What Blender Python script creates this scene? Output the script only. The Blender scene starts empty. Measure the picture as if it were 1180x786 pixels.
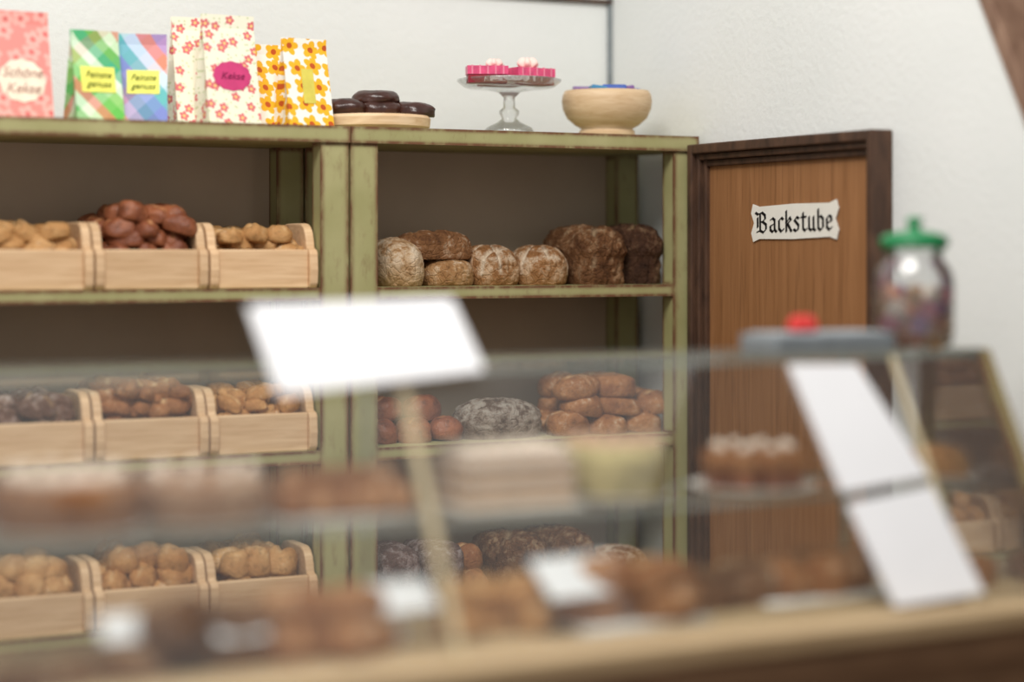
import bpy, bmesh, math, random
from mathutils import Vector, Matrix, noise
R = random.Random(7)
scene = bpy.context.scene
FLOOR = -1.45

# ------------------------------------------------------------------ helpers
def C(r, g, b):
    f = lambda v: (v/255/12.92) if v/255 <= .04045 else ((v/255+.055)/1.055)**2.4
    return (f(r), f(g), f(b), 1)

def nd(nt, t, ins=None, **props):
    n = nt.nodes.new(t)
    for k, v in props.items():
        setattr(n, k, v)
    for k, v in (ins or {}).items():
        if isinstance(v, bpy.types.NodeSocket):
            nt.links.new(v, n.inputs[k])
        else:
            n.inputs[k].default_value = v
    return n

def mk(name, col=(.5, .5, .5, 1), rough=.6, spec=.3, **kw):
    m = bpy.data.materials.new(name); m.use_nodes = True
    nt = m.node_tree; b = nt.nodes['Principled BSDF']
    b.inputs['Base Color'].default_value = col
    b.inputs['Roughness'].default_value = rough
    b.inputs['Specular IOR Level'].default_value = spec
    for k, v in kw.items():
        b.inputs[k.replace('_', ' ')].default_value = v
    return m, nt, b

def ramp(nt, fac, stops, interp='LINEAR'):
    r = nd(nt, 'ShaderNodeValToRGB', {'Fac': fac})
    r.color_ramp.interpolation = interp
    e = r.color_ramp.elements
    while len(e) < len(stops):
        e.new(.5)
    for i, (p, c) in enumerate(stops):
        e[i].position = p; e[i].color = c
    return r.outputs['Color']

def bump(nt, b, h, strength=.2, dist=.01):
    bp = nd(nt, 'ShaderNodeBump', {'Height': h, 'Strength': strength, 'Distance': dist})
    nt.links.new(bp.outputs['Normal'], b.inputs['Normal'])

def math_(nt, op, a, b_=0.0, clamp=False):
    n = nd(nt, 'ShaderNodeMath', {0: a, 1: b_}, operation=op, use_clamp=clamp)
    return n.outputs[0]

def mix(nt, f, a, b_):
    return nd(nt, 'ShaderNodeMixRGB', {'Fac': f, 'Color1': a, 'Color2': b_}).outputs['Color']

def plain(name, col, rough=.6, spec=.3, var=.12, scale=20, bstr=.1, **kw):
    m, nt, b = mk(name, col, rough, spec, **kw)
    tc = nd(nt, 'ShaderNodeTexCoord')
    n = nd(nt, 'ShaderNodeTexNoise', {'Vector': tc.outputs['Object'], 'Scale': scale, 'Detail': 5.0})
    d = tuple(x*(1-var) for x in col[:3])+(1,)
    l = tuple(min(1, x*(1+var)) for x in col[:3])+(1,)
    nt.links.new(ramp(nt, n.outputs['Fac'], [(.3, d), (.7, l)]), b.inputs['Base Color'])
    bump(nt, b, n.outputs['Fac'], bstr, .01)
    return m

def wood(name, c1, c2, sc=(3, 40, 40), rough=.55, bstr=.15, rnd=True, sharp=(.3, .7), c3=None):
    m, nt, b = mk(name, c1, rough, .3)
    tc = nd(nt, 'ShaderNodeTexCoord')
    mp = nd(nt, 'ShaderNodeMapping', {'Vector': tc.outputs['Object'], 'Scale': sc})
    n = nd(nt, 'ShaderNodeTexNoise', {'Vector': mp.outputs[0], 'Scale': 1.0, 'Detail': 6.0, 'Distortion': .6})
    col = ramp(nt, n.outputs['Fac'], [(sharp[0], c1), (sharp[1], c2)])
    if c3:
        mp3 = nd(nt, 'ShaderNodeMapping', {'Vector': tc.outputs['Object'], 'Scale': tuple(v*2.6 for v in sc)})
        n3 = nd(nt, 'ShaderNodeTexNoise', {'Vector': mp3.outputs[0], 'Scale': 1.0, 'Detail': 3.0})
        f3 = nd(nt, 'ShaderNodeMapRange', {'Value': n3.outputs['Fac'], 'From Min': .54, 'From Max': .72, 'To Max': .45})
        col = mix(nt, f3.outputs[0], col, c3)
    if rnd:
        oi = nd(nt, 'ShaderNodeObjectInfo')
        h = nd(nt, 'ShaderNodeHueSaturation', {'Color': col,
               'Value': nd(nt, 'ShaderNodeMapRange', {'Value': oi.outputs['Random'], 'To Min': .9, 'To Max': 1.08}).outputs[0]})
        col = h.outputs['Color']
    nt.links.new(col, b.inputs['Base Color'])
    bump(nt, b, n.outputs['Fac'], bstr, .008)
    return m

def crust(name, dark, lite, flour=0.0, rough=.6, slash=C(214, 178, 130), spec=.2, fcol=C(224, 206, 182), nsc=9, bs=.7):
    m, nt, b = mk(name, dark, rough, spec)
    tc = nd(nt, 'ShaderNodeTexCoord')
    n = nd(nt, 'ShaderNodeTexNoise', {'Vector': tc.outputs['Object'], 'Scale': float(nsc), 'Detail': 6.0, 'Roughness': .65})
    col = ramp(nt, n.outputs['Fac'], [(.36, dark), (.64, lite)])
    geo = nd(nt, 'ShaderNodeNewGeometry')
    sep = nd(nt, 'ShaderNodeSeparateXYZ', {'Vector': geo.outputs['Normal']})
    # paler, less baked underside
    low = nd(nt, 'ShaderNodeMapRange', {'Value': sep.outputs['Z'], 'From Min': .1, 'From Max': -.7, 'To Min': 0.0, 'To Max': .6})
    col = mix(nt, low.outputs[0], col, lite)
    at = nd(nt, 'ShaderNodeAttribute', attribute_name='mask')
    col = mix(nt, math_(nt, 'MULTIPLY', at.outputs['Fac'], .85, True), col, slash)
    n2 = nd(nt, 'ShaderNodeTexNoise', {'Vector': tc.outputs['Object'], 'Scale': 34.0, 'Detail': 8.0, 'Roughness': .75})
    vo = nd(nt, 'ShaderNodeTexVoronoi', {'Vector': tc.outputs['Object'], 'Scale': 40.0}, feature='DISTANCE_TO_EDGE')
    # dark speckles of the crust
    sp = nd(nt, 'ShaderNodeMapRange', {'Value': n2.outputs['Fac'], 'From Min': .47, 'From Max': .36, 'To Max': .6})
    col = mix(nt, sp.outputs[0], col, tuple(x*.4 for x in dark[:3])+(1,))
    if flour > 0:
        up = nd(nt, 'ShaderNodeMapRange', {'Value': sep.outputs['Z'], 'From Min': -.6, 'From Max': .6})
        s = math_(nt, 'ADD', math_(nt, 'MULTIPLY', n2.outputs['Fac'], .65), math_(nt, 'MULTIPLY', n.outputs['Fac'], .35))
        fm = nd(nt, 'ShaderNodeMapRange', {'Value': s, 'From Min': .6-flour*.22, 'From Max': .70-flour*.2})
        fl = math_(nt, 'MULTIPLY', fm.outputs[0], math_(nt, 'MULTIPLY', up.outputs[0], .8), True)
        col = mix(nt, fl, col, fcol)
    nt.links.new(col, b.inputs['Base Color'])
    crk = nd(nt, 'ShaderNodeMapRange', {'Value': vo.outputs['Distance'], 'From Max': .12, 'To Max': .22})
    hh = math_(nt, 'ADD', n2.outputs['Fac'], crk.outputs[0])
    bump(nt, b, hh, bs, .024)
    return m

# ------------------------------------------------------------------ mesh helpers
def newbm():
    bm = bmesh.new()
    bm.verts.layers.float_color.new('mask')
    return bm

def NV(bm, p):
    v = bm.verts.new(p)
    v[bm.verts.layers.float_color['mask']] = (0, 0, 0, 1)
    return v

def finish(bm, name, mats, loc=(0, 0, 0), rot=(0, 0, 0), smooth=False, bevel=0, parent=None, autos=False):
    me = bpy.data.meshes.new(name)
    bmesh.ops.recalc_face_normals(bm, faces=bm.faces[:])
    bm.to_mesh(me); bm.free()
    for m in mats:
        me.materials.append(m)
    if smooth:
        for p in me.polygons:
            p.use_smooth = True
    o = bpy.data.objects.new(name, me)
    scene.collection.objects.link(o)
    o.location = loc; o.rotation_euler = rot
    if bevel:
        md = o.modifiers.new('bevel', 'BEVEL'); md.width = bevel; md.segments = 2; md.limit_method = 'ANGLE'
    if autos:
        md = o.modifiers.new('split', 'EDGE_SPLIT'); md.split_angle = math.radians(35)
    if parent:
        o.parent = parent
    return o

def empty(name, loc=(0, 0, 0), rot=(0, 0, 0)):
    o = bpy.data.objects.new(name, None); o.location = loc; o.rotation_euler = rot
    o.empty_display_size = .1
    scene.collection.objects.link(o)
    return o

def box(bm, x0, x1, y0, y1, z0, z1, mi=0, M=None):
    vs = [NV(bm, p) for p in [(x0, y0, z0), (x1, y0, z0), (x1, y1, z0), (x0, y1, z0),
                              (x0, y0, z1), (x1, y0, z1), (x1, y1, z1), (x0, y1, z1)]]
    if M is not None:
        for v in vs:
            v.co = M @ v.co
    for idx in [(0, 3, 2, 1), (4, 5, 6, 7), (0, 1, 5, 4), (1, 2, 6, 5), (2, 3, 7, 6), (3, 0, 4, 7)]:
        f = bm.faces.new([vs[i] for i in idx]); f.material_index = mi
    return vs

def poly(bm, pts, mi=0):
    f = bm.faces.new([NV(bm, p) for p in pts]); f.material_index = mi
    return f

def extrude_profile_x(bm, prof, x0, x1, mi=0):
    a = [NV(bm, (x0, y, z)) for y, z in prof]
    b = [NV(bm, (x1, y, z)) for y, z in prof]
    n = len(prof)
    bm.faces.new(a[::-1]).material_index = mi
    bm.faces.new(b).material_index = mi
    for i in range(n):
        bm.faces.new((a[i], a[(i+1) % n], b[(i+1) % n], b[i])).material_index = mi

def revolve(bm, prof, c=(0, 0, 0), mi=0, seg=48, wob=None):
    rings = []
    for r, z in prof:
        if r < 1e-5:
            rings.append([NV(bm, (c[0], c[1], c[2]+z))])
        else:
            ring = []
            for i in range(seg):
                a = 2*math.pi*i/seg
                rr = r*(1+(wob(a) if wob else 0))
                ring.append(NV(bm, (c[0]+rr*math.cos(a), c[1]+rr*math.sin(a), c[2]+z)))
            rings.append(ring)
    for A, B in zip(rings, rings[1:]):
        for i in range(seg):
            j = (i+1) % seg
            if len(A) == 1 and len(B) == 1:
                break
            if len(A) == 1:
                f = bm.faces.new((A[0], B[j], B[i]))
            elif len(B) == 1:
                f = bm.faces.new((A[i], A[j], B[0]))
            else:
                f = bm.faces.new((A[i], A[j], B[j], B[i]))
            f.material_index = mi

_T = {}
def sphere_template(u, v):
    if (u, v) not in _T:
        pts = [Vector((0, 0, -1))]
        for j in range(1, v):
            ph = -math.pi/2+math.pi*j/v
            for i in range(u):
                th = 2*math.pi*i/u
                pts.append(Vector((math.cos(ph)*math.cos(th), math.cos(ph)*math.sin(th), math.sin(ph))))
        pts.append(Vector((0, 0, 1)))
        fs = []
        for i in range(u):
            k = (i+1) % u
            fs.append((0, 1+k, 1+i))
            for j in range(v-2):
                a = 1+j*u
                fs.append((a+i, a+k, a+u+k, a+u+i))
            a = 1+(v-2)*u
            fs.append((a+i, a+k, len(pts)-1))
        _T[(u, v)] = (pts, fs)
    return _T[(u, v)]

def blob(bm, c, s, rz=0.0, mi=0, p=2.2, seed=0.0, namp=.06, nf=1.6, slashes=(), seg=(28, 16), tilt=0.0, mush=0.0, rough=0.0):
    lay = bm.verts.layers.float_color['mask']
    pts, fcs = sphere_template(*seg)
    M = Matrix.Translation(c) @ Matrix.Rotation(rz, 4, 'Z') @ Matrix.Rotation(tilt, 4, 'Y')
    h = s[2]
    sd = Vector((seed*3.1, seed*1.7, seed*2.3))
    out = []
    for n in pts:
        k = (abs(n.x)**p+abs(n.y)**p+abs(n.z)**p)**(1/p)
        q = n/k
        g = 1+namp*noise.noise(n*nf+sd)
        if rough:
            g += rough*(noise.noise(n*7+sd)+.6*noise.noise(n*15+sd))
        x, y, z = q*g
        if mush and z > .15:
            f = 1+mush*min(1, (z-.15)/.2)
            x *= f; y *= f
        zz = z*.65*h if z > 0 else max(z*.65*h, -.35*h)
        mk_ = 0
        if z > -.1:
            for (x0, y0, x1, y1, dep, w) in slashes:
                dx, dy = x1-x0, y1-y0
                t = max(0, min(1, ((x-x0)*dx+(y-y0)*dy)/(dx*dx+dy*dy+1e-9)))
                d = math.hypot(x-x0-t*dx, y-y0-t*dy)
                m_ = math.exp(-(d/w)**2)
                zz -= dep*h*m_
                mk_ = max(mk_, m_)
        v = bm.verts.new(M @ Vector((x*s[0]/2, y*s[1]/2, zz+.35*h)))
        v[lay] = (mk_, mk_, mk_, 1)
        out.append(v)
    for idx in fcs:
        f = bm.faces.new([out[i] for i in idx])
        f.material_index = mi
        f.smooth = True

def bread(name, loc, s, mat, rz=0.0, **kw):
    bm = newbm(); kw.setdefault('seg', (110, 70)); kw.setdefault('rough', .022)
    blob(bm, (0, 0, 0), s, 0, 0, **kw)
    return finish(bm, name, [mat], loc, (0, 0, rz), smooth=True)

def text(body, size, mat, parent, M, name='lettering', shear=0.0, align='CENTER'):
    cu = bpy.data.curves.new(name, 'FONT'); cu.body = body; cu.size = size; cu.shear = shear
    cu.align_x = align; cu.align_y = 'CENTER'; cu.extrude = .0006
    cu.materials.append(mat)
    o = bpy.data.objects.new(name, cu); scene.collection.objects.link(o)
    o.parent = parent; o.matrix_local = M
    return o

# ------------------------------------------------------------------ materials
m_wall, nt, b = mk('wall_plaster', C(228, 229, 226), .9, .1)
tc = nd(nt, 'ShaderNodeTexCoord')
n = nd(nt, 'ShaderNodeTexNoise', {'Vector': tc.outputs['Object'], 'Scale': 40.0, 'Detail': 3.0})
n2 = nd(nt, 'ShaderNodeTexNoise', {'Vector': tc.outputs['Object'], 'Scale': 1.5, 'Detail': 2.0})
nt.links.new(ramp(nt, n2.outputs['Fac'], [(.3, C(223, 225, 222)), (.7, C(230, 231, 228))]), b.inputs['Base Color'])
bump(nt, b, n.outputs['Fac'], .2, .012)

def paint(name, base, base2, edge, amt=6.0):
    m, nt, b = mk(name, base, .65, .25)
    tc = nd(nt, 'ShaderNodeTexCoord')
    n = nd(nt, 'ShaderNodeTexNoise', {'Vector': tc.outputs['Object'], 'Scale': 5.0, 'Detail': 6.0})
    mp = nd(nt, 'ShaderNodeMapping', {'Vector': tc.outputs['Object'], 'Scale': (1, 1, .35)})
    n2 = nd(nt, 'ShaderNodeTexNoise', {'Vector': mp.outputs[0], 'Scale': 24.0, 'Detail': 6.0, 'Roughness': .7})
    col = ramp(nt, n.outputs['Fac'], [(.3, base), (.7, base2)])
    geo = nd(nt, 'ShaderNodeNewGeometry')
    def edge_mask(rad, gain):
        bv = nd(nt, 'ShaderNodeBevel', {'Radius': rad}, samples=8)
        dt = nd(nt, 'ShaderNodeVectorMath', {0: bv.outputs[0], 1: geo.outputs['True Normal']}, operation='DOT_PRODUCT')
        return math_(nt, 'MULTIPLY', math_(nt, 'SUBTRACT', 1.0, dt.outputs['Value']), gain, True)
    e = edge_mask(.03, 12.0)
    e = math_(nt, 'MULTIPLY', e, nd(nt, 'ShaderNodeMapRange', {'Value': n2.outputs['Fac'], 'From Min': .3, 'From Max': .54, 'To Min': .25, 'To Max': 1.0}).outputs[0], True)
    wear = nd(nt, 'ShaderNodeMapRange', {'Value': n2.outputs['Fac'], 'From Min': .56, 'From Max': .74, 'To Max': .4}).outputs[0]
    e = math_(nt, 'MAXIMUM', e, wear)
    nt.links.new(mix(nt, e, col, edge), b.inputs['Base Color'])
    bump(nt, b, n2.outputs['Fac'], .2, .008)
    return m

m_green = paint('olive_painted_wood', C(154, 150, 102), C(172, 166, 120), C(108, 68, 48))
m_back = plain('taupe_back_panel', C(182, 163, 142), .8, .15, .06, 3)
m_crate = wood('beech_crate', C(200, 162, 122), C(226, 193, 154), (5, 45, 70), sharp=(.25, .75))
m_beech = wood('turned_beech', C(206, 172, 132), C(228, 200, 164), (10, 10, 60))
m_oak = wood('oak_door', C(138, 94, 58), C(160, 113, 74), (30, 30, 1.5), rnd=False, sharp=(.25, .75), bstr=.15, c3=C(108, 70, 42))
m_dark = wood('dark_stained_wood', C(56, 40, 32), C(92, 66, 50), (20, 20, 6), rnd=False)
m_ledge = wood('counter_ledge_wood', C(168, 142, 106), C(194, 168, 130), (3, 30, 30), rnd=False)
m_counter = wood('counter_base_wood', C(112, 84, 60), C(138, 106, 78), (4, 20, 12), rnd=False)
m_cream = plain('cream_painted_wood', C(200, 184, 150), .6, .3, .06, 12)
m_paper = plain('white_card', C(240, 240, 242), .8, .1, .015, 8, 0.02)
m_ink = plain('black_ink', C(22, 18, 18), .7, .2, .1, 30)
m_label = plain('sign_paper', C(228, 224, 214), .7, .2, .03, 15, .03)
m_floor, nt, b = mk('floor_tiles', C(96, 78, 62), .5)
tc = nd(nt, 'ShaderNodeTexCoord')
br = nd(nt, 'ShaderNodeTexBrick', {'Vector': tc.outputs['Object'], 'Scale': 1.6, 'Color1': C(120, 96, 76), 'Color2': C(104, 82, 66),
                                   'Mortar': C(60, 50, 44), 'Mortar Size': .01}, offset=0.0)
nt.links.new(br.outputs['Color'], b.inputs['Base Color'])

def glassmat(name, tint, base=.03, haze=.04, fres=.8):
    m = bpy.data.materials.new(name); m.use_nodes = True; nt = m.node_tree
    nt.nodes.remove(nt.nodes['Principled BSDF'])
    out = nt.nodes['Material Output']
    tr = nd(nt, 'ShaderNodeBsdfTransparent', {'Color': tint})
    gl = nd(nt, 'ShaderNodeBsdfGlossy', {'Roughness': .03, 'Color': (1, 1, 1, 1)})
    df = nd(nt, 'ShaderNodeBsdfDiffuse', {'Color': C(228, 228, 224)})
    lw = nd(nt, 'ShaderNodeFresnel', {'IOR': 1.45})
    tc = nd(nt, 'ShaderNodeTexCoord')
    n = nd(nt, 'ShaderNodeTexNoise', {'Vector': tc.outputs['Object'], 'Scale': 2.5, 'Detail': 3.0})
    f = math_(nt, 'ADD', math_(nt, 'MULTIPLY', lw.outputs[0], fres), base, True)
    s1 = nd(nt, 'ShaderNodeMixShader', {0: f, 1: tr.outputs[0], 2: gl.outputs[0]})
    hz = math_(nt, 'MULTIPLY', n.outputs['Fac'], haze*2, True)
    s2 = nd(nt, 'ShaderNodeMixShader', {0: hz, 1: s1.outputs[0], 2: df.outputs[0]})
    nt.links.new(s2.outputs[0], out.inputs['Surface'])
    return m
m_glass = glassmat('case_glass', (.965, .98, .965, 1), .025, .03)
m_edge = glassmat('glass_edge_green', (.58, .68, .60, 1), .08, .25)
m_jar = glassmat('jar_glass', (.95, .96, .96, 1), .03, .07, 1.2)
m_crystal = glassmat('pressed_glass', (.975, .98, .98, 1), .01, .10, .75)

# bread palette
k_flour = crust('crust_floury_pale', C(172, 130, 88), C(206, 170, 126), .75)
k_darkloaf = crust('crust_dark', C(96, 62, 38), C(150, 104, 66), .3)
k_mid = crust('crust_medium', C(150, 106, 66), C(188, 146, 100), .4)
k_slash = crust('crust_floury_brown', C(138, 92, 54), C(180, 132, 84), .6, slash=C(230, 212, 186))
k_rye = crust('crust_rye_cracked', C(92, 58, 36), C(144, 98, 62), .42, slash=C(196, 168, 134), fcol=C(200, 172, 138), bs=1.0)
k_ryed = crust('crust_rye_dark', C(62, 40, 30), C(98, 66, 46), .28, fcol=C(176, 146, 114), bs=1.0)
k_tan = crust('roll_tan', C(178, 128, 78), C(214, 170, 116), .25, .5, bs=.4)
k_gold = crust('roll_golden', C(172, 118, 68), C(208, 158, 100), .25, .5, bs=.4)
k_red = crust('roll_lye_red', C(112, 60, 40), C(164, 100, 66), 0, .32, spec=.4, slash=C(200, 148, 102), bs=.3)
k_choc = crust('roll_sugared_dark', C(100, 68, 54), C(140, 102, 80), .5, .5, fcol=C(208, 192, 182))
k_brown = crust('roll_brown', C(136, 84, 48), C(186, 130, 80), .3, .45, bs=.45)
k_grey = crust('crust_grey_floury', C(96, 74, 58), C(138, 112, 90), .75, fcol=C(190, 180, 168), slash=C(110, 88, 70))
k_sugar = crust('cake_sugared', C(88, 64, 58), C(118, 90, 80), .5, fcol=C(186, 174, 172))
m_chocg = plain('chocolate_glaze', C(62, 34, 26), .3, .5, .35, 25, .45)
m_creamw = plain('whipped_cream', C(230, 212, 196), .6, .3, .05, 20)
m_plate = plain('white_porcelain', C(222, 218, 212), .25, .5, .02, 8, .0)

# ------------------------------------------------------------------ room
bm = newbm(); box(bm, -1.0, 3.95, 6.89, 7.0, FLOOR, 1.7); finish(bm, 'wall_back', [m_wall])
zs = lambda y: .403+1.88*(y-4.483)
bm = newbm()
prof = [(3.5, FLOOR), (7.0, FLOOR), (7.0, 1.7), (4.483+(1.7-.403)/1.88, 1.7), (3.55, zs(3.55))]
extrude_profile_x(bm, prof, 3.95, 4.05)
finish(bm, 'wall_right', [m_wall])
bm = newbm()   # sloping wooden edge trim
ya, yb = 3.55, 4.483+(1.7-.403)/1.88
extrude_profile_x(bm, [(ya-.055, zs(ya)), (ya+.0, zs(ya)), (yb+.0, 1.7), (yb-.055, 1.7)], 3.93, 4.07)
finish(bm, 'trim_1', [wood('gable_trim', C(112, 84, 68), C(148, 118, 98), (20, 20, 5), rnd=False)], bevel=.004)
bm = newbm(); box(bm, -1, 3.95, 6.87, 6.89, .965, .98); finish(bm, 'trim_2', [m_dark])
bm = newbm(); box(bm, 3.934, 3.95, 6.872, 6.89, FLOOR, 1.7); finish(bm, 'corner_gap_shadow', [plain('grey_gap_shadow', C(132, 138, 140), .8)])  # grey strip put in for the corner gap and its shadow
bm = newbm(); box(bm, 5.4, 5.5, 0, 9, FLOOR, 3.2); finish(bm, 'wall_outer', [plain('brown_outer_wall', C(58, 36, 24), .8)])
bm = newbm(); box(bm, -1.0, 5.4, -.6, 9, FLOOR-.05, FLOOR); finish(bm, 'floor', [m_floor])

# ------------------------------------------------------------------ shelf units
ROWS = [-.135, -.677, -1.218]
def unit(x0, x1, name):
    bm = newbm(); y0, y1 = 6.2, 6.70; pw, pd = .098, .08; top = .405
    for xa in (x0, x1-pw):
        for ya in (y0, y1-pd):
            box(bm, xa, xa+pw, ya, ya+pd, FLOOR, top-.055)
    box(bm, x0-.002, x1+.002, y0-.012, y1, top-.055, top)
    for z in ROWS:
        box(bm, x0+pw-.0, x1-pw+.0, y0+.004, y1-.004, z-.042, z)
        box(bm, x0+.02, x0+pw, y0+pd, y1-pd, z-.042, z)
        box(bm, x1-pw, x1-.02, y0+pd, y1-pd, z-.042, z)
    box(bm, x0+pw, x1-pw, y0+.02, y0+.05, FLOOR, ROWS[-1]-.042)
    box(bm, x0+.01, x1-.01, y1, y1+.012, FLOOR, top-.055, 1)
    return finish(bm, name, [m_green, m_back])
unit(.82, 2.545, 'bread_shelf')
unit(2.553, 3.918, 'bread_shelf')

# crates
def crate(x0, z, name='wooden_bread_crate', w=.372):
    bm = newbm()
    D = .42
    side = [(0, 0), (-.012, .015), (-.016, .06), (-.012, .112), (-.004, .126), (.02, .134), (.026, .16), (.036, .185), (.052, .203), (.075, .214), (.1, .216),
            (.22, .216), (.25, .210), (.275, .192), (.288, .165), (.292, .134), (D, .13), (D, 0)]
    extrude_profile_x(bm, side, 0, .03)
    extrude_profile_x(bm, side, w-.03, w)
    box(bm, .03, w-.03, 0, .022, 0.0, .128)
    box(bm, .03, w-.03, D-.022, D, 0.0, .128)
    box(bm, .03, w-.03, .022, D-.022, 0.0, .012)
    o = finish(bm, name, [m_crate], (x0, 6.222, z), (0, 0, R.uniform(-.012, .012)), bevel=.005)
    return o

def fill(name, x0, z, mat, size, peak, seed, w=.372, p=2.15, sl=True):
    rr = random.Random(seed)
    bm = newbm()
    lx, ly, h = size
    X0, X1, Y0, Y1 = .036+lx/2, w-.036-lx/2, .03+ly/2, .385-ly/2
    step = h*.6
    layers = max(2, int(round((peak-h-.013)/step))+1)
    for L in range(layers):
        nx = max(2, int(round((X1-X0)/(lx*.8)))+1); ny = max(2, int(round((Y1-Y0)/(ly*.82)))+1)
        zz = .013+L*step
        shr = 1.0 if L < layers-1 else .88
        for i in range(nx):
            for j in range(ny):
                if L == layers-1 and rr.random() < .3:
                    continue
                if L < layers-3 and 0 < i < nx-1 and j > 0:
                    continue
                fx = X0+(X1-X0)*i/(nx-1); fy = Y0+(Y1-Y0)*j/(ny-1)
                if L % 2:
                    fx = X0+(X1-X0)*min(1, (i+.35)/(nx-1)); fy = Y0+(Y1-Y0)*min(1, (j+.2)/(ny-1))
                fx = w/2+(fx-w/2)*shr+rr.uniform(-.012, .012); fy = fy+rr.uniform(-.015, .015)
                slash = [(-.65, rr.uniform(-.15, .15), .65, rr.uniform(-.15, .15), .12, .13)] if sl else []
                blob(bm, (fx, fy, zz+rr.uniform(-.008, .01)), (lx*rr.uniform(.82, 1.12), ly*rr.uniform(.85, 1.1), h*rr.uniform(.9, 1.12)),
                     rr.uniform(-1.2, 1.2), 0, p=p, seed=rr.random()*50, namp=.18, rough=.02, slashes=slash, seg=(26, 16), tilt=rr.uniform(-.4, .4))
    return finish(bm, name, [mat], (x0, 6.222, z), smooth=True)

CX = [.935, 1.312, 1.690, 2.068]
contents = {
    0: [('bread_rolls', k_tan, (.108, .09, .058), .205), ('bread_rolls', k_tan, (.108, .09, .058), .21),
        ('lye_rolls', k_red, (.108, .08, .066), .262), ('bread_rolls', k_tan, (.105, .088, .056), .205)],
    1: [('sugared_rolls', k_choc, (.10, .055, .05), .215), ('sugared_rolls', k_choc, (.10, .055, .05), .21),
        ('bread_sticks', k_brown, (.055, .12, .05), .235), ('bread_rolls', k_gold, (.10, .065, .05), .215)],
    2: [('bread_buns', k_tan, (.118, .105, .08), .215), ('bread_buns', k_tan, (.118, .105, .08), .215),
        ('bread_buns', k_gold, (.112, .10, .08), .22), ('bread_buns', k_tan, (.13, .11, .092), .24)]}
for r, z in enumerate(ROWS):
    for i, x in enumerate(CX):
        crate(x, z)
        nm, mt, sz, pk = contents[r][i]
        fill(nm, x, z, mt, sz, pk, r*10+i+3)

# ------------------------------------------------------------------ right unit breads
z = ROWS[0]
bread('round_bread_loaf', (2.795, 6.40, z), (.175, .30, .17), k_flour, p=2.3, seed=1)
bread('bread_loaf', (2.985, 6.40, z), (.20, .24, .10), k_mid, p=2.5, seed=2)
bread('long_dark_loaf', (2.945, 6.39, z+.092), (.285, .15, .105), k_darkloaf, rz=.05, p=2.7, seed=3,
      slashes=[(-.6, -.3, -.4, .5, .1, .07), (-.1, -.4, .1, .5, .1, .07), (.4, -.4, .6, .4, .1, .07)])
bread('slashed_bread_loaf', (3.165, 6.40, z), (.205, .24, .145), k_slash, rz=.2, p=2.3, seed=4,
      slashes=[(-.8, -.6, .5, -.5, .1, .055), (-.7, -.1, .7, .1, .1, .055), (-.3, -.9, .2, .7, .1, .055)])
bread('slashed_bread_loaf', (3.352, 6.38, z), (.215, .25, .145), k_slash, rz=-.1, p=2.3, seed=5,
      slashes=[(-.8, -.6, 0, 0, .1, .055), (0, -.8, .1, .6, .1, .055), (.8, -.6, 0, 0, .1, .055), (-.4, .3, .5, .3, .08, .055)])
bread('rye_tin_loaf', (3.56, 6.40, z), (.195, .32, .215), k_rye, rz=.08, p=3.6, seed=6, mush=.08, rough=.055,
      slashes=[(-.6, -.9, .4, -.1, .1, .06), (.5, -.7, -.4, .5, .1, .06), (-.5, .2, .4, .8, .1, .06)])
bread('rye_tin_loaf', (3.745, 6.42, z), (.155, .33, .22), k_ryed, rz=.04, p=3.6, seed=7, mush=.09, rough=.05,
      slashes=[(-.5, -.6, .5, -.2, .08, .05), (-.4, .3, .5, .5, .08, .05)])

z = ROWS[1]
def pile(name, loc, items, mat, **kw):
    bm = newbm()
    for (x, y, zz, sx, sy, sz, rz) in items:
        blob(bm, (x, y, zz), (sx, sy, sz), rz, 0, seed=R.random()*60, namp=.12, rough=.02, seg=(36, 22),
             slashes=[(-.5, -.2, .5, .1, .1, .1)], tilt=R.uniform(-.15, .15), **kw)
    return finish(bm, name, [mat], loc, smooth=True)
pile('lye_rolls', (2.80, 6.36, z), [(-.08, 0, 0, .13, .13, .085, 0), (.045, -.02, 0, .13, .13, .085, .5), (.17, 0, 0, .13, .13, .085, .2),
     (-.06, .12, 0, .13, .13, .085, 0), (.09, .12, 0, .13, .13, .085, 0), (-.03, .06, .072, .13, .13, .085, .3), (.11, .05, .07, .15, .12, .09, .3)], k_red)
bread('floury_oval_loaf', (3.19, 6.38, z), (.34, .22, .14), k_grey, p=2.3, seed=11, rough=.03,
      slashes=[(-.6, -.5, .6, -.5, .06, .05), (-.7, -.1, .6, -.1, .06, .05), (-.5, .4, .5, .4, .06, .05)])
its = []
for L in range(3):
    for i in range(3 if L < 2 else 2):
        for j in range(2):
            its.append((-.15+i*.15+(.06 if L % 2 else 0)-(.0 if L < 2 else -.05), j*.14+L*.01, L*.066, .175*R.uniform(.85, 1.1), .14, .085*R.uniform(.85, 1.1), R.uniform(-.5, .5)))
pile('brown_bread_rolls', (3.60, 6.33, z), its, k_brown)
z = ROWS[2]
for i, xx in enumerate((2.76, 2.93)):
    bread('sugared_tin_cake', (xx, 6.38, z), (.165, .28, .19), k_sugar, rz=.03, p=4, seed=20+i, mush=.03)
pile('round_bread_rolls', (3.06, 6.35, z), [(0, -.03, 0, .12, .12, .09, 0), (.02, .1, 0, .12, .12, .09, 0), (0, .03, .08, .13, .13, .09, 0)], k_brown)
bread('rye_tin_loaf', (3.245, 6.39, z), (.19, .30, .2), k_rye, rz=.1, p=4, seed=30, mush=.05, rough=.05, slashes=[(-.6, -.5, .6, .5, .06, .09)])
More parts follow.
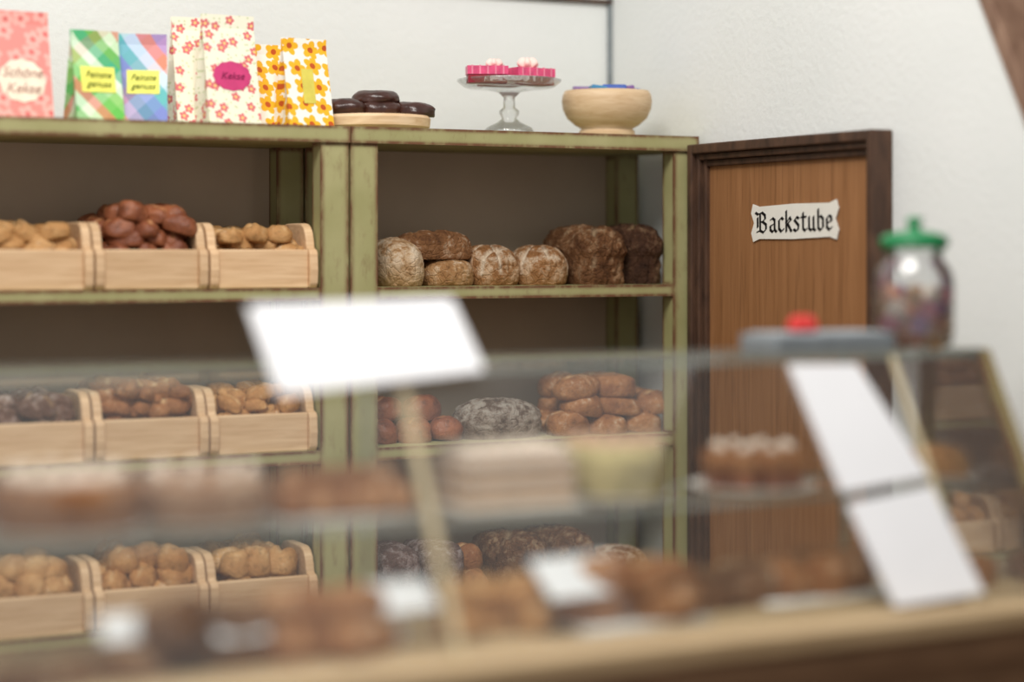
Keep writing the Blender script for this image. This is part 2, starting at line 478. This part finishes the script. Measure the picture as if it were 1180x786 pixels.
bread('rye_tin_loaf', (3.45, 6.42, z), (.18, .30, .2), k_rye, rz=.1, p=4, seed=31, mush=.05, rough=.05, slashes=[(-.5, .5, .6, -.5, .06, .09)])
bread('floury_oval_loaf', (3.685, 6.40, z), (.25, .22, .12), k_slash, p=2.3, seed=33, slashes=[(-.5, -.4, .5, .2, .06, .08), (-.5, .2, .5, -.4, .06, .08)])

# ------------------------------------------------------------------ gift bags on top
TOP = .405
def bag_coords(nt, k=1.0):
    tc = nd(nt, 'ShaderNodeTexCoord')
    s = nd(nt, 'ShaderNodeSeparateXYZ', {'Vector': tc.outputs['Object']})
    a = math_(nt, 'ADD', s.outputs['X'], math_(nt, 'MULTIPLY', s.outputs['Y'], .9))
    return a, s.outputs['Z']
def flower_mat(name, base, petal, centre, scale, rad, rand=.5, soft=None):
    m, nt, b = mk(name, base, .55, .3)
    a, zz = bag_coords(nt)
    cv = nd(nt, 'ShaderNodeCombineXYZ', {0: a, 1: zz})
    vo = nd(nt, 'ShaderNodeTexVoronoi', {'Vector': cv.outputs[0], 'Scale': scale, 'Randomness': rand}, voronoi_dimensions='2D')
    df = nd(nt, 'ShaderNodeVectorMath', {0: cv.outputs[0], 1: vo.outputs['Position']}, operation='SUBTRACT')
    ln = nd(nt, 'ShaderNodeVectorMath', {0: df.outputs[0]}, operation='LENGTH')
    sp = nd(nt, 'ShaderNodeSeparateXYZ', {'Vector': df.outputs[0]})
    ang = math_(nt, 'ARCTAN2', sp.outputs[1], sp.outputs[0])
    cs = math_(nt, 'ABSOLUTE', math_(nt, 'COSINE', math_(nt, 'MULTIPLY', ang, 2.5)))
    thr = math_(nt, 'ADD', math_(nt, 'MULTIPLY', cs, rad*.4), rad*.6)
    f = math_(nt, 'LESS_THAN', ln.outputs['Value'], thr)
    c_ = math_(nt, 'LESS_THAN', ln.outputs['Value'], rad*.3)
    bs = base
    if soft:
        # small leaves / dots between the flowers
        v2 = nd(nt, 'ShaderNodeTexVoronoi', {'Vector': cv.outputs[0], 'Scale': scale*2.3, 'Randomness': 1.0}, voronoi_dimensions='2D')
        bs = mix(nt, math_(nt, 'LESS_THAN', v2.outputs['Distance'], .17), base, soft)
    col = mix(nt, c_, mix(nt, f, bs, petal), centre)
    nt.links.new(col, b.inputs['Base Color'])
    return m
def stripe_mat(name, cols, k, kz):
    m, nt, b = mk(name, cols[0], .5, .35)
    a, zz = bag_coords(nt)
    v = math_(nt, 'FRACT', math_(nt, 'MULTIPLY', math_(nt, 'ADD', a, math_(nt, 'MULTIPLY', zz, kz)), k))
    v2 = math_(nt, 'FRACT', math_(nt, 'MULTIPLY', math_(nt, 'SUBTRACT', a, math_(nt, 'MULTIPLY', zz, 1.3)), k*.8))
    n = len(cols)
    c1 = ramp(nt, v, [(i/n, c) for i, c in enumerate(cols)], 'CONSTANT')
    c2 = ramp(nt, v2, [(i/n, c) for i, c in enumerate(cols[::-1])], 'CONSTANT')
    nt.links.new(mix(nt, .25, c1, c2), b.inputs['Base Color'])
    return m
def bag(name, loc, rz, w, d, h, mat, label=None, lines=(), lcol=None, tcol=None, tsz=.42):
    bm = newbm()
    rings = []
    fl = .88
    for lv in (0, .3, .6, fl, 1.0):
        t = min(lv/fl, 1)
        hy = (d/2)*(1-t)+.006
        ins = .035*t*min(1, d/.12)
        zz = lv*h
        ww = w/2
        rings.append([NV(bm, p) for p in [(-ww, -hy, zz), (ww, -hy, zz), (ww-ins, 0, zz), (ww, hy, zz), (-ww, hy, zz), (-ww+ins, 0, zz)]])
    for A, B in zip(rings, rings[1:]):
        for i in range(6):
            bm.faces.new((A[i], A[(i+1) % 6], B[(i+1) % 6], B[i]))
    bm.faces.new(rings[0][::-1]); bm.faces.new(rings[-1])
    ang = math.atan2(d/2, fl*h)
    def FM(u, v, off):   # matrix on sloped front face
        return Matrix.Translation((u*w, -d/2-.006+v*d/2-off, v*fl*h)) @ Matrix.Rotation(math.pi/2-ang, 4, 'X')
    mats = [mat]
    if label:
        mats.append(lcol)
        kind, lw, lh, lv = label
        pts = []
        if kind == 'oval':
            for i in range(48):
                a = 2*math.pi*i/48; k = 1+.03*math.cos(12*a)
                pts.append((lw/2*k*math.cos(a), lh/2*k*math.sin(a), 0))
        else:
            pts = [(-lw/2, -lh/2, 0), (lw/2, -lh/2, 0), (lw/2, lh/2, 0), (-lw/2, lh/2, 0)]
        M = FM(0, lv, .002)
        a = [NV(bm, M @ Vector(p)) for p in pts]
        bm.faces.new(a).material_index = 1
    root = finish(bm, name, mats, loc, (0, 0, rz))
    if label:
        for i, t in enumerate(lines):
            text(t, lh*tsz, tcol, root, FM(0, lv+((len(lines)-1)/2-i)*lh*.36/(fl*h), .004), shear=.35)
    return root
m_pinkbag = flower_mat('pink_swirl_paper', C(228, 140, 132), C(236, 172, 162), C(216, 112, 108), 16, .03)
m_plaidg = stripe_mat('green_plaid_paper', [C(104, 190, 84), C(150, 205, 120), C(226, 238, 220), C(70, 172, 130), C(110, 180, 90), C(214, 232, 200), C(214, 120, 100)], 3.2, .75)
m_plaidb = stripe_mat('blue_plaid_paper', [C(116, 130, 200), C(90, 180, 180), C(200, 220, 235), C(226, 130, 100), C(176, 140, 190), C(96, 120, 170)], 3.4, .6)
m_floral = flower_mat('rose_floral_paper', C(238, 234, 212), C(216, 112, 116), C(240, 206, 130), 19, .0165, .85, soft=C(206, 212, 172))
m_yellow = flower_mat('yellow_floral_paper', C(242, 238, 228), C(238, 180, 40), C(190, 84, 34), 15.5, .033, .25)
m_cream2 = plain('cream_label', C(242, 226, 204), .6); m_ylab = plain('yellow_label', C(236, 232, 110), .6)
m_pinklab = plain('magenta_label', C(200, 62, 116), .6); m_scr = plain('brown_script', C(176, 134, 118), .7)
m_scr2 = plain('olive_script', C(104, 116, 40), .7); m_scr3 = plain('dark_script', C(140, 30, 80), .7)
bag('pink_gift_bag', (1.48, 6.36, TOP), .06, .19, .13, .345, m_pinkbag, ('oval', .15, .14, .40), ('Sch\u00f6ne', 'Kekse'), m_cream2, m_scr, .32)
bag('plaid_gift_bag', (1.725, 6.36, TOP), .10, .16, .12, .295, m_plaidg, ('rect', .115, .085, .52), ('Feinste', 'genuss'), m_ylab, m_scr2, .36)
bag('plaid_gift_bag', (1.895, 6.39, TOP), -.25, .155, .12, .295, m_plaidb, ('rect', .105, .08, .52), ('Feinste', 'genuss'), m_ylab, m_scr2, .36)
bag('floral_gift_bag', (2.085, 6.45, TOP), .0, .15, .14, .365, m_floral)
bag('floral_gift_bag', (2.165, 6.33, TOP), .08, .185, .13, .365, m_floral, ('oval', .135, .10, .50), ('Kekse',), m_pinklab, m_scr3, .34)
bag('yellow_floral_gift_bag', (2.345, 6.44, TOP), .05, .14, .12, .285, m_yellow)
bag('yellow_floral_gift_bag', (2.435, 6.33, TOP), .1, .165, .12, .30, m_yellow, ('rect', .045, .12, .52), (), plain('pale_tag', C(214, 200, 90), .6), m_scr2)

# chocolate cakes on wooden board
root = empty('chocolate_cake_plate', (2.725, 6.40, TOP))
bm = newbm(); revolve(bm, [(0, 0), (.175, 0), (.192, .012), (.195, .04), (.188, .05), (0, .05)], seg=64)
finish(bm, 'board', [m_beech], smooth=True, parent=root, autos=True)
bm = newbm()
def choc(x, y, z, r, h, tl=0.0, sd=0.0):   # glazed ring cake: torus-like lump with a dimple
    blob(bm, (x, y, z), (2*r, 2*r, h), sd, 0, p=2.6, seed=sd, namp=.1, rough=.03, seg=(44, 26), tilt=tl,
         slashes=[(-.05, 0, .05, 0, .3, .25)])
choc(-.118, -.02, .05, .074, .056, .06, 1); choc(.122, -.05, .05, .074, .052, -.05, 2)
choc(.0, -.03, .05, .078, .054, 0, 3); choc(.0, -.01, .092, .08, .05, .04, 4); choc(.06, .10, .05, .06, .05, 0, 5); choc(-.07, .11, .05, .06, .05, 0, 6)
finish(bm, 'cakes', [m_chocg], smooth=True, parent=root)

# glass cake stand
root = empty('glass_cake_stand', (3.265, 6.43, TOP))
bm = newbm()
prof = [(0, 0), (.085, 0), (.09, .012), (.08, .028), (.045, .045), (.026, .06), (.036, .078), (.036, .088), (.022, .10), (.02, .135), (.04, .155), (.09, .165),
        (.16, .172), (.184, .192), (.188, .20), (.18, .202), (.155, .184), (0, .180)]
revolve(bm, prof, seg=72, wob=lambda a: .014*math.sin(24*a))
finish(bm, 'stand', [m_crystal], smooth=True, parent=root)
bm = newbm()
m_pink = plain('pink_icing', C(214, 78, 120), .35, .4, .2, 40); m_choc2 = plain('dark_red_sponge', C(140, 30, 46), .5, .3)
m_lp = plain('light_pink_petals', C(244, 210, 200), .5); m_lp2 = plain('light_pink_drizzle', C(228, 130, 156), .5)
def slab(x, y, rz, l, w):
    M = Matrix.Translation((x, y, .181)) @ Matrix.Rotation(rz, 4, 'Z')
    box(bm, -l/2, l/2, -w/2, w/2, 0, .03, 1, M); box(bm, -l/2-.003, l/2+.003, -w/2-.003, w/2+.003, .03, .06, 0, M)
    for k in range(5):
        xx = -l/2+l*(k+.5)/5
        box(bm, xx-.003, xx+.003, -w/2-.005, -w/2, .03, .062, 3, M)
slab(-.11, -.04, -.35, .14, .07); slab(.07, -.03, .12, .155, .08); slab(-.01, .07, -.1, .14, .07)
def flower(x, y, z, r):
    for i in range(6):
        a = 2*math.pi*i/6
        blob(bm, (x+r*.6*math.cos(a), y+r*.6*math.sin(a), z), (r*1.2, r*.6, r*.9), a, 2, seg=(10, 8), tilt=-.7)
flower(-.07, -.02, .241, .036); flower(.065, -.02, .243, .045)
finish(bm, 'cakes', [m_pink, m_choc2, m_lp, m_lp2], parent=root, bevel=.0)

# turned bowl
root = empty('wooden_bowl', (3.665, 6.42, TOP))
bm = newbm()
revolve(bm, [(0, 0), (.10, 0), (.105, .01), (.103, .024), (.094, .032), (.118, .046), (.148, .072), (.163, .105), (.167, .135), (.163, .158), (.156, .172), (.148, .168), (.148, .13), (.12, .07), (0, .05)], seg=72)
finish(bm, 'bowl', [m_beech], smooth=True, parent=root)
bm = newbm()
for i in range(9):
    a = i*.75; r = .085 if i < 8 else 0
    M = Matrix.Translation((r*math.cos(a), r*math.sin(a), .15)) @ Matrix.Rotation(a*2, 4, 'Z') @ Matrix.Rotation(R.uniform(-.25, .25), 4, 'X')
    box(bm, -.045, .045, -.03, .03, 0, .036, (0, 1, 2)[i % 3], M)
finish(bm, 'wrapped_sweets', [plain('blue_wrapper', C(62, 92, 170), .35), plain('purple_wrapper', C(126, 90, 150), .35), plain('teal_wrapper', C(70, 130, 170), .35)], parent=root, bevel=.006)

# ------------------------------------------------------------------ door with sign
root = empty('door_1', (3.95, 0, 0))
DY0, DY1, DT = 5.09, 6.185, .373
bm = newbm(); box(bm, -.03, -.002, DY0+.06, DY1-.06, FLOOR, DT-.07)
finish(bm, 'panel', [m_oak], parent=root)
bm = newbm()
for (o0, o1, pr) in ((0, .03, .085), (.03, .05, .066), (.05, .07, .048)):
    box(bm, -pr, -.001, DY0+o0, DY0+o1, FLOOR, DT-o0)
    box(bm, -pr, -.001, DY1-o1, DY1-o0, FLOOR, DT-o0)
    box(bm, -pr, -.001, DY0+o1, DY1-o1, DT-o1*1.15, DT-o0*1.15)
finish(bm, 'frame', [m_dark], parent=root, bevel=.005)
# sign: local x -> -Y, y -> Z, z -> -X
MS = Matrix(((0, 0, -1, 3.918), (-1, 0, 0, 5.585), (0, 1, 0, .088), (0, 0, 0, 1))) @ Matrix.Rotation(.015, 4, 'Z')
bm = newbm()
W, H = .255, .062
half = [(-W, .035), (-W+.012, .066), (-W+.05, .056), (0, .060), (W-.05, .056), (W-.012, .066), (W, .035), (W-.018, .0),
        (W, -.035), (W-.012, -.066), (W-.05, -.056), (0, -.060), (-W+.05, -.056), (-W+.012, -.066), (-W, -.035), (-W+.018, 0)]
a = [NV(bm, (x, y, .004)) for x, y in half]; b_ = [NV(bm, (x, y, 0)) for x, y in half]
bm.faces.new(a)
for i in range(len(a)):
    bm.faces.new((b_[i], b_[(i+1) % len(a)], a[(i+1) % len(a)], a[i]))
L = {'B': ([[(.32, 1.4), (.32, .12)], [(-.02, .02), (.32, .12), (.62, -.02), (.88, .22), (.88, .55), (.55, .78), (.32, .74)],
            [(.55, .78), (.8, .98), (.78, 1.25), (.5, 1.45), (.12, 1.32), (-.1, 1.45)], [(.08, 1.1), (.08, .4)]], 1.2),
     'a': ([[(.08, .85), (.32, 1), (.5, .85), (.5, .15), (.66, 0)], [(.5, .6), (.1, .42), (.1, .15), (.3, 0), (.5, .17)]], .82),
     'c': ([[(.5, .85), (.33, 1), (.1, .8), (.1, .2), (.3, 0), (.5, .15)]], .68),
     'k': ([[(.1, 1.5), (.1, 0)], [(.1, .6), (.42, 1), (.52, .8), (.22, .55), (.56, 0)]], .76),
     's': ([[(.5, .88), (.3, 1), (.1, .78), (.47, .4), (.42, .12), (.22, 0), (.04, .12)]], .68),
     't': ([[(.2, 1.3), (.2, .15), (.38, 0), (.5, .1)], [(0, .98), (.45, .98)]], .64),
     'u': ([[(.1, 1), (.1, .15), (.28, 0), (.5, .2)], [(.5, 1), (.5, .1), (.64, 0)]], .82),
     'b': ([[(.1, 1.5), (.1, .15), (.3, 0), (.52, .2), (.52, .8), (.32, 1), (.1, .85)]], .76),
     'e': ([[(.1, .45), (.5, .65), (.46, .9), (.3, 1), (.1, .8), (.1, .2), (.3, 0), (.5, .15)]], .62)}
SX, U = .0635, .047
tot = sum(L[c][1] for c in 'Backstube'); x = -tot*SX/2+.004
nib = Vector((.085, .07, 0)); nb2 = Vector((-.024, .03, 0))
zl = .0052
for c in 'Backstube':
    for st in L[c][0]:
        for p, q in zip(st, st[1:]):
            p = Vector((*p, 0)); q = Vector((*q, 0))
            for nv in (nib, nb2):
                pts = [p-nv, p+nv, q+nv, q-nv]
                zl += .000004
                poly(bm, [(x+P.x*SX, (P.y-.7)*U, zl) for P in pts], 1)
            zl += .000004
            poly(bm, [(x+(q+k).x*SX, ((q+k).y-.7)*U, zl) for k in (nib+nb2, nib-nb2, -nib-nb2, -nib+nb2)], 1)
    x += L[c][1]*SX
o = finish(bm, 'door_sign', [m_label, m_ink]); o.matrix_world = MS

# ------------------------------------------------------------------ display counter
XL, XR = .25, 3.54
YT0, YT1, ZT = 4.15, 4.42, -.27
YB, ZD, YR = 3.83, -.87, 4.35
root = empty('glass_display_counter')
bm = newbm()
box(bm, XL, XR+.03, 3.72, YR, ZD-.045, ZD, 0)
box(bm, XL+.02, XR+.01, 3.76, YR-.01, FLOOR, ZD-.045, 1)
box(bm, XL, XR+.03, 3.735, 3.76, ZD-.12, ZD-.045, 1)
box(bm, XL, XR+.03, 3.74, 3.76, FLOOR, FLOOR+.1, 1)
finish(bm, 'base', [m_ledge, m_counter], parent=root, bevel=.006)
bm = newbm()
def slantbar(x0, x1, mi, th=.03):
    extrude_profile_x(bm, [(YB, ZD), (YT0, ZT), (YT0+th, ZT), (YB+th, ZD)], x0, x1, mi)
slantbar(XR-.035, XR, 0, .04)
slantbar(1.818, 1.840, 1, .012)
slantbar(3.21, 3.223, 1, .012)
box(bm, XR-.035, XR, YT0, YT1, ZT-.03, ZT, 0)
for xx, w_ in ((XR-.035, .035), (XL, .035)):
    box(bm, xx, xx+w_, YT1-.05, YT1-.02, -.62, ZT-.03, 0)
    box(bm, xx, xx+w_, YR-.04, YR-.01, ZD, -.62, 0)
    box(bm, xx, xx+w_, YR-.04, YT1-.02, -.635, -.612, 0)
finish(bm, 'frame', [m_green, m_cream], parent=root)
bm = newbm()
poly(bm, [(XL, YB+.006, ZD), (XR-.035, YB+.006, ZD), (XR-.035, YT0+.006, ZT), (XL, YT0+.006, ZT)])
poly(bm, [(XL, YT0, ZT), (XR-.035, YT0, ZT), (XR-.035, YT1, ZT), (XL, YT1, ZT)])
poly(bm, [(XL, 4.0, -.606), (XR-.035, 4.0, -.606), (XR-.035, 4.36, -.606), (XL, 4.36, -.606)])
poly(bm, [(XR-.017, YB+.03, ZD), (XR-.017, YR-.03, ZD), (XR-.017, YT1-.03, ZT-.03), (XR-.017, YT0+.02, ZT-.03)])
finish(bm, 'panes', [m_glass], parent=root)
bm = newbm()
box(bm, XL, XR-.035, YT0-.004, YT0+.004, ZT-.018, ZT+.001)
box(bm, XL, XR-.035, YT1, YT1+.005, ZT-.014, ZT+.001)
box(bm, XL, XR-.035, 3.993, 4.0, -.613, -.601)
box(bm, XL, XR-.035, 4.36, 4.365, -.613, -.601)
finish(bm, 'pane_edges', [m_edge], parent=root)
bm = newbm()   # slim brackets carrying the glass shelf
for xx in (1.83, 3.21):
    box(bm, xx-.008, xx+.008, 4.34, 4.352, ZD, ZT-.001)
finish(bm, 'uprights', [m_edge], parent=root)

m_write = plain('grey_writing', C(214, 214, 220), .8)
def card(name, corners, mat=m_paper, th=.004, strut=None, write=True):
    bm = newbm()
    c = [Vector(p) for p in corners]
    n = (c[1]-c[0]).cross(c[3]-c[0]).normalized()
    a = [NV(bm, p) for p in c]; b = [NV(bm, p-n*th) for p in c]
    bm.faces.new(a); bm.faces.new(b[::-1])
    for i in range(4):
        bm.faces.new((a[i], b[i], b[(i+1) % 4], a[(i+1) % 4]))
    u = (c[1]-c[0]); v = (c[3]-c[0])
    if write:
        for k, (s, e) in enumerate(((.25, .8), (.2, .7))):   # faint hand-written lines
            y = .58-.2*k
            p0, p1 = c[0]+u*s+v*y+n*.001, c[0]+u*e+v*y+n*.001
            poly(bm, [p0, p1, p1+v*.02, p0+v*.02], 1)
    if strut:
        p, q = Vector(strut[0]), Vector(strut[1])
        w = u.normalized()*.012
        t = Vector((0, .006, 0))
        vs = [NV(bm, x) for x in (p-w-t, p+w-t, q+w-t, q-w-t, p-w+t, p+w+t, q+w+t, q-w+t)]
        for idx in [(0, 3, 2, 1), (4, 5, 6, 7), (0, 1, 5, 4), (1, 2, 6, 5), (2, 3, 7, 6), (3, 0, 4, 7)]:
            bm.faces.new([vs[i] for i in idx])
    return finish(bm, name, [mat, m_write])
card('price_card', [(1.522, 4.105, -.318), (2.02, 4.105, -.281), (2.006, 4.25, -.121), (1.503, 4.255, -.131)],
     strut=((1.76, 4.2, -.185), (1.76, 4.32, ZT+.001)))
# white glare on the slanted glass, built as opaque sheets
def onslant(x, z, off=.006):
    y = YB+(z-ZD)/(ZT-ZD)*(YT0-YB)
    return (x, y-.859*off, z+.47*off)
card('white_glare_sheet', [onslant(2.925, -.60), onslant(3.20, -.575), onslant(3.09, -.30), onslant(2.88, -.295)], write=False)
card('white_glare_sheet', [onslant(2.98, -.86), onslant(3.255, -.85), onslant(3.20, -.60), onslant(2.93, -.625)], write=False)

# things on top of the counter
root = empty('candy_jar', (3.40, 4.29, ZT))
bm = newbm()
revolve(bm, [(0, .004), (.088, .004), (.102, .015), (.106, .04), (.106, .175), (.098, .212), (.078, .236), (.072, .25), (.08, .256), (.08, .27)], seg=56)
finish(bm, 'jar', [m_jar], smooth=True, parent=root)
bm = newbm()
revolve(bm, [(0, .27), (.086, .268), (.092, .276), (.092, .292), (.084, .302), (.05, .312), (.02, .316), (.014, .325), (.022, .335), (.022, .345), (.012, .352), (0, .353)], seg=48)
finish(bm, 'lid', [plain('green_lid', C(24, 128, 74), .25, .5, .05)], smooth=True, parent=root)
bm = newbm()
cc = [C(214, 120, 62), C(150, 90, 150), C(200, 150, 90), C(206, 104, 130), C(180, 110, 70), C(220, 206, 190)]
for i in range(24):
    L_ = i//6; a = i*2.4; r = .064 if i % 6 else .01
    blob(bm, (r*math.cos(a), r*math.sin(a), .006+L_*.038), (.062, .05, .05), a, i % 6, seg=(12, 8), tilt=.4*math.sin(i))
finish(bm, 'candies', [plain('candy_%d' % i, c, .3, .5, .05) for i, c in enumerate(cc)], smooth=True, parent=root)

root = empty('grey_serving_tray', (3.085, 4.29, ZT))
bm = newbm()
W_ = .185
box(bm, -W_, W_, -.08, .08, 0.001, .012)
for s in (-1, 1):
    box(bm, -W_, W_, s*.08-.006, s*.08+.006, .001, .045); box(bm, s*W_-.006, s*W_+.006, -.08, .08, .001, .045)
box(bm, -.17, .17, -.07, .07, .012, .05, 1)
finish(bm, 'tray', [plain('grey_metal', C(126, 132, 136), .4, .5), plain('blue_grey_cloth', C(168, 174, 178), .7)], parent=root, bevel=.004)
bm = newbm()
for i in range(6):
    a = i*1.05
    blob(bm, (-.05+.03*math.cos(a), .026*math.sin(a), .05), (.045, .03, .045), a, 0, seg=(12, 8), tilt=-.4)
blob(bm, (-.05, 0, .06), (.04, .04, .035), 0, 0, seg=(12, 8))
finish(bm, 'red_bow', [plain('red_ribbon', C(206, 54, 50), .45)], smooth=True, parent=root)

# ------------------------------------------------------------------ cakes on the glass shelf
SZ = -.605
k_cakeb = crust('cake_brown', C(138, 86, 50), C(184, 128, 82), .2, .5)
k_cakep = crust('cake_pale', C(164, 118, 88), C(198, 156, 124), .35, .5)
m_greencake = plain('pistachio_crumb', C(186, 170, 120), .7, .2, .3, 30, .5)
m_sponge = plain('sponge_layers', C(204, 168, 132), .7, .2, .08, 20)
def plate(bm, r, mi, z=0.0, sx=1.0):
    revolve(bm, [(0, z), (r*.6, z), (r*.95, z+.012), (r, z+.016), (r*.93, z+.017), (r*.6, z+.006), (0, z+.006)], (0, 0, 0), mi, 48)
def dollops(bm, r, n, z, s, mi):
    for i in range(n):
        a = 2*math.pi*i/n
        blob(bm, (r*math.cos(a), r*math.sin(a), z), (s, s, s*.8), a, mi, seg=(14, 10))
def roundcake(name, loc, r, h, side, top, cream, flute=0.0, n=10):
    bm = newbm(); plate(bm, r*1.12, 2)
    revolve(bm, [(0, .008), (r*.88, .008), (r*.98, .03), (r, h*.75), (r*.95, h*.95), (r*.85, h), (r*.5, h*.97), (0, h*.95)], (0, 0, 0), 0, 60,
            wob=lambda a: flute*abs(math.sin(8*a)))
    if cream:
        revolve(bm, [(0, h*1.02), (r*.6, h*1.02), (r*.7, h*.985), (r*.72, h*.9)], (0, 0, 0), 1, 40)
    dollops(bm, r*.78, n, h*.94, r*.26, 1)
    return finish(bm, name, [side, top, m_plate], loc, smooth=True)
roundcake('fluted_cake', (1.07, 4.17, SZ), .15, .12, k_cakeb, m_creamw, True, .06, 12)
roundcake('cream_topped_cake', (1.375, 4.19, SZ), .14, .11, k_cakep, m_creamw, False, .03, 9)
bm = newbm(); box(bm, -.165, .165, -.1, .1, 0, .01, 1)
for i in range(5):
    for j in range(2):
        blob(bm, (-.13+i*.065, -.05+j*.1, .01), (.07, .1, .065), R.uniform(-.2, .2), 0, seed=i+j*7.0, seg=(24, 16))
for i in range(4):
    blob(bm, (-.1+i*.066, 0, .06), (.07, .1, .055), 1.4, 0, seed=i*3.0, seg=(24, 16))
finish(bm, 'pastry_rolls', [k_brown, m_plate], (1.69, 4.18, SZ), smooth=True)
bm = newbm(); box(bm, -.155, .155, -.11, .11, 0, .01, 2)
for i, (za, mi) in enumerate(((.01, 0), (.035, 1), (.048, 0), (.073, 1), (.086, 0), (.108, 1))):
    zb = (.035, .048, .073, .086, .108, .122)[i]
    e = .004*(i % 2); box(bm, -.135-e, .135+e, -.09-e, .09+e, za, zb, mi)
for i in range(6):
    for j in range(4):
        blob(bm, (-.11+i*.044, -.066+j*.044, .12), (.036, .036, .03), 0, 1, seg=(12, 8))
finish(bm, 'layered_cream_cake', [m_sponge, m_creamw, m_plate], (2.105, 4.17, SZ), bevel=.003)
roundcake('pistachio_cake', (2.40, 4.17, SZ), .13, .135, m_greencake, plain('pale_pink_cream', C(206, 168, 140), .6), True, .02, 12)
bm = newbm(); plate(bm, .165, 1)
for i in range(9):
    a = i*2*math.pi/8; r = .095 if i < 8 else 0
    c = (r*math.cos(a), r*math.sin(a)*.9, .01)
    revolve(bm, [(0, 0), (.028, 0), (.038, .045), (.036, .046), (0, .05)], c, 2, 20, wob=lambda t: .04*math.sin(10*t))
    blob(bm, (c[0], c[1], .05), (.085, .085, .055), 0, 0, seed=i*2.0, seg=(20, 14), namp=.15)
    blob(bm, (c[0], c[1], .098), (.03, .03, .025), 0, 3, seg=(10, 8))
finish(bm, 'muffin_platter', [k_cakeb, m_plate, k_red, m_creamw], (2.80, 4.17, SZ), smooth=True)
bm = newbm(); plate(bm, .12, 1); blob(bm, (0, 0, .008), (.18, .18, .085), 0, 0, seg=(40, 26), slashes=[(-.6, 0, .6, 0, .08, .1)])
finish(bm, 'plated_round_loaf', [k_gold, m_plate], (3.37, 4.16, SZ), smooth=True)

# ------------------------------------------------------------------ breads on the counter deck
def cluster(name, loc, n, spread, size, mat, seed, layers=1, plated=False, p=2.2):
    rr = random.Random(seed); bm = newbm(); z0 = 0
    if plated:
        box(bm, -spread[0]-.09, spread[0]+.09, -spread[1]-.08, spread[1]+.08, 0, .014, 1); z0 = .014
    for L_ in range(layers):
        for i in range(n):
            f = (i/(n-1) if n > 1 else .5)*2-1
            blob(bm, (f*spread[0]*(1-.2*L_), rr.uniform(-1, 1)*spread[1], z0+L_*size[2]*.7), tuple(s*rr.uniform(.85, 1.15) for s in size),
                 rr.uniform(-.7, .7), 0, p=p, seed=rr.random()*40, namp=.14, seg=(30, 18), slashes=[(-.6, 0, .6, .1, .1, .12)])
    return finish(bm, name, [mat, m_plate], loc, smooth=True)
cluster('glazed_pastries', (1.02, 3.93, ZD), 3, (.12, .02), (.16, .12, .06), k_darkloaf, 1)
cluster('glazed_pastries', (1.31, 3.98, ZD), 2, (.07, .03), (.19, .15, .085), k_darkloaf, 2, 2)
cluster('brown_rolls', (1.58, 4.0, ZD), 2, (.07, .03), (.20, .15, .09), k_brown, 3, 2)
cluster('small_rolls', (2.01, 4.05, ZD), 3, (.09, .04), (.12, .12, .07), k_gold, 4, 2)
cluster('braided_breads', (2.34, 4.01, ZD), 2, (.08, .03), (.20, .15, .085), k_brown, 5, 2, True)
cluster('brown_bread_loaves', (2.66, 4.10, ZD), 2, (.07, .02), (.2, .17, .10), k_darkloaf, 6)
cluster('golden_rolls', (2.92, 4.10, ZD), 3, (.10, .03), (.17, .16, .11), k_brown, 7, 1, True)
cluster('brown_rolls', (3.36, 4.05, ZD), 2, (.06, .03), (.13, .14, .08), k_brown, 8)

def deckcard(x, y, z, w, h, rz=0.0, lean=.9):
    M = Matrix.Translation((x, y, z)) @ Matrix.Rotation(rz, 4, 'Z') @ Matrix.Rotation(math.pi/2-lean, 4, 'X')
    P = lambda u, v: tuple(M @ Vector((u, v, 0)))
    card('price_card', [P(-w/2, -h/2), P(w/2, -h/2), P(w/2, h/2), P(-w/2, h/2)],
         strut=((x, y+.01, z-.005), (x, y+.02, ZD)))
deckcard(2.195, 3.97, -.745, .22, .12, .15)
deckcard(1.765, 3.99, -.76, .15, .09, .1)
deckcard(1.155, 3.99, -.775, .12, .07, -.1)
deckcard(1.37, 3.93, -.785, .11, .06, .05)

# ------------------------------------------------------------------ light, world, camera
w = bpy.data.worlds.new('World'); scene.world = w; w.use_nodes = True
bg = w.node_tree.nodes['Background']; bg.inputs[0].default_value = (1, .99, .975, 1); bg.inputs[1].default_value = .56
def area(name, loc, tgt, size, power, col=(1, 1, 1)):
    l = bpy.data.lights.new(name, 'AREA'); l.shape = 'RECTANGLE'; l.size, l.size_y = size; l.energy = power; l.color = col
    o = bpy.data.objects.new(name, l); scene.collection.objects.link(o); o.location = loc
    o.rotation_euler = (Vector(tgt)-Vector(loc)).to_track_quat('-Z', 'Y').to_euler()
    return o
area('window_light', (1.1, 3.2, 3.3), (2.7, 6.2, -.2), (2.6, 1.5), 205, (1, .975, .935))

cam = bpy.data.cameras.new('camera'); co = bpy.data.objects.new('camera', cam); scene.collection.objects.link(co)
co.location = (0, 0, 0); co.rotation_euler = (math.pi/2, 0, -math.radians(27))
cam.sensor_width = 36; cam.lens = 2300/1180*36; cam.shift_y = -.0915
cam.dof.use_dof = True; cam.dof.focus_distance = 6.95; cam.dof.aperture_fstop = .43
cam.clip_end = 100
scene.camera = co
scene.view_settings.view_transform = 'Standard'

# raise the whole set so that the floor is at z = 0
for o in list(scene.objects):
    if o.parent is None:
        o.location.z -= FLOOR
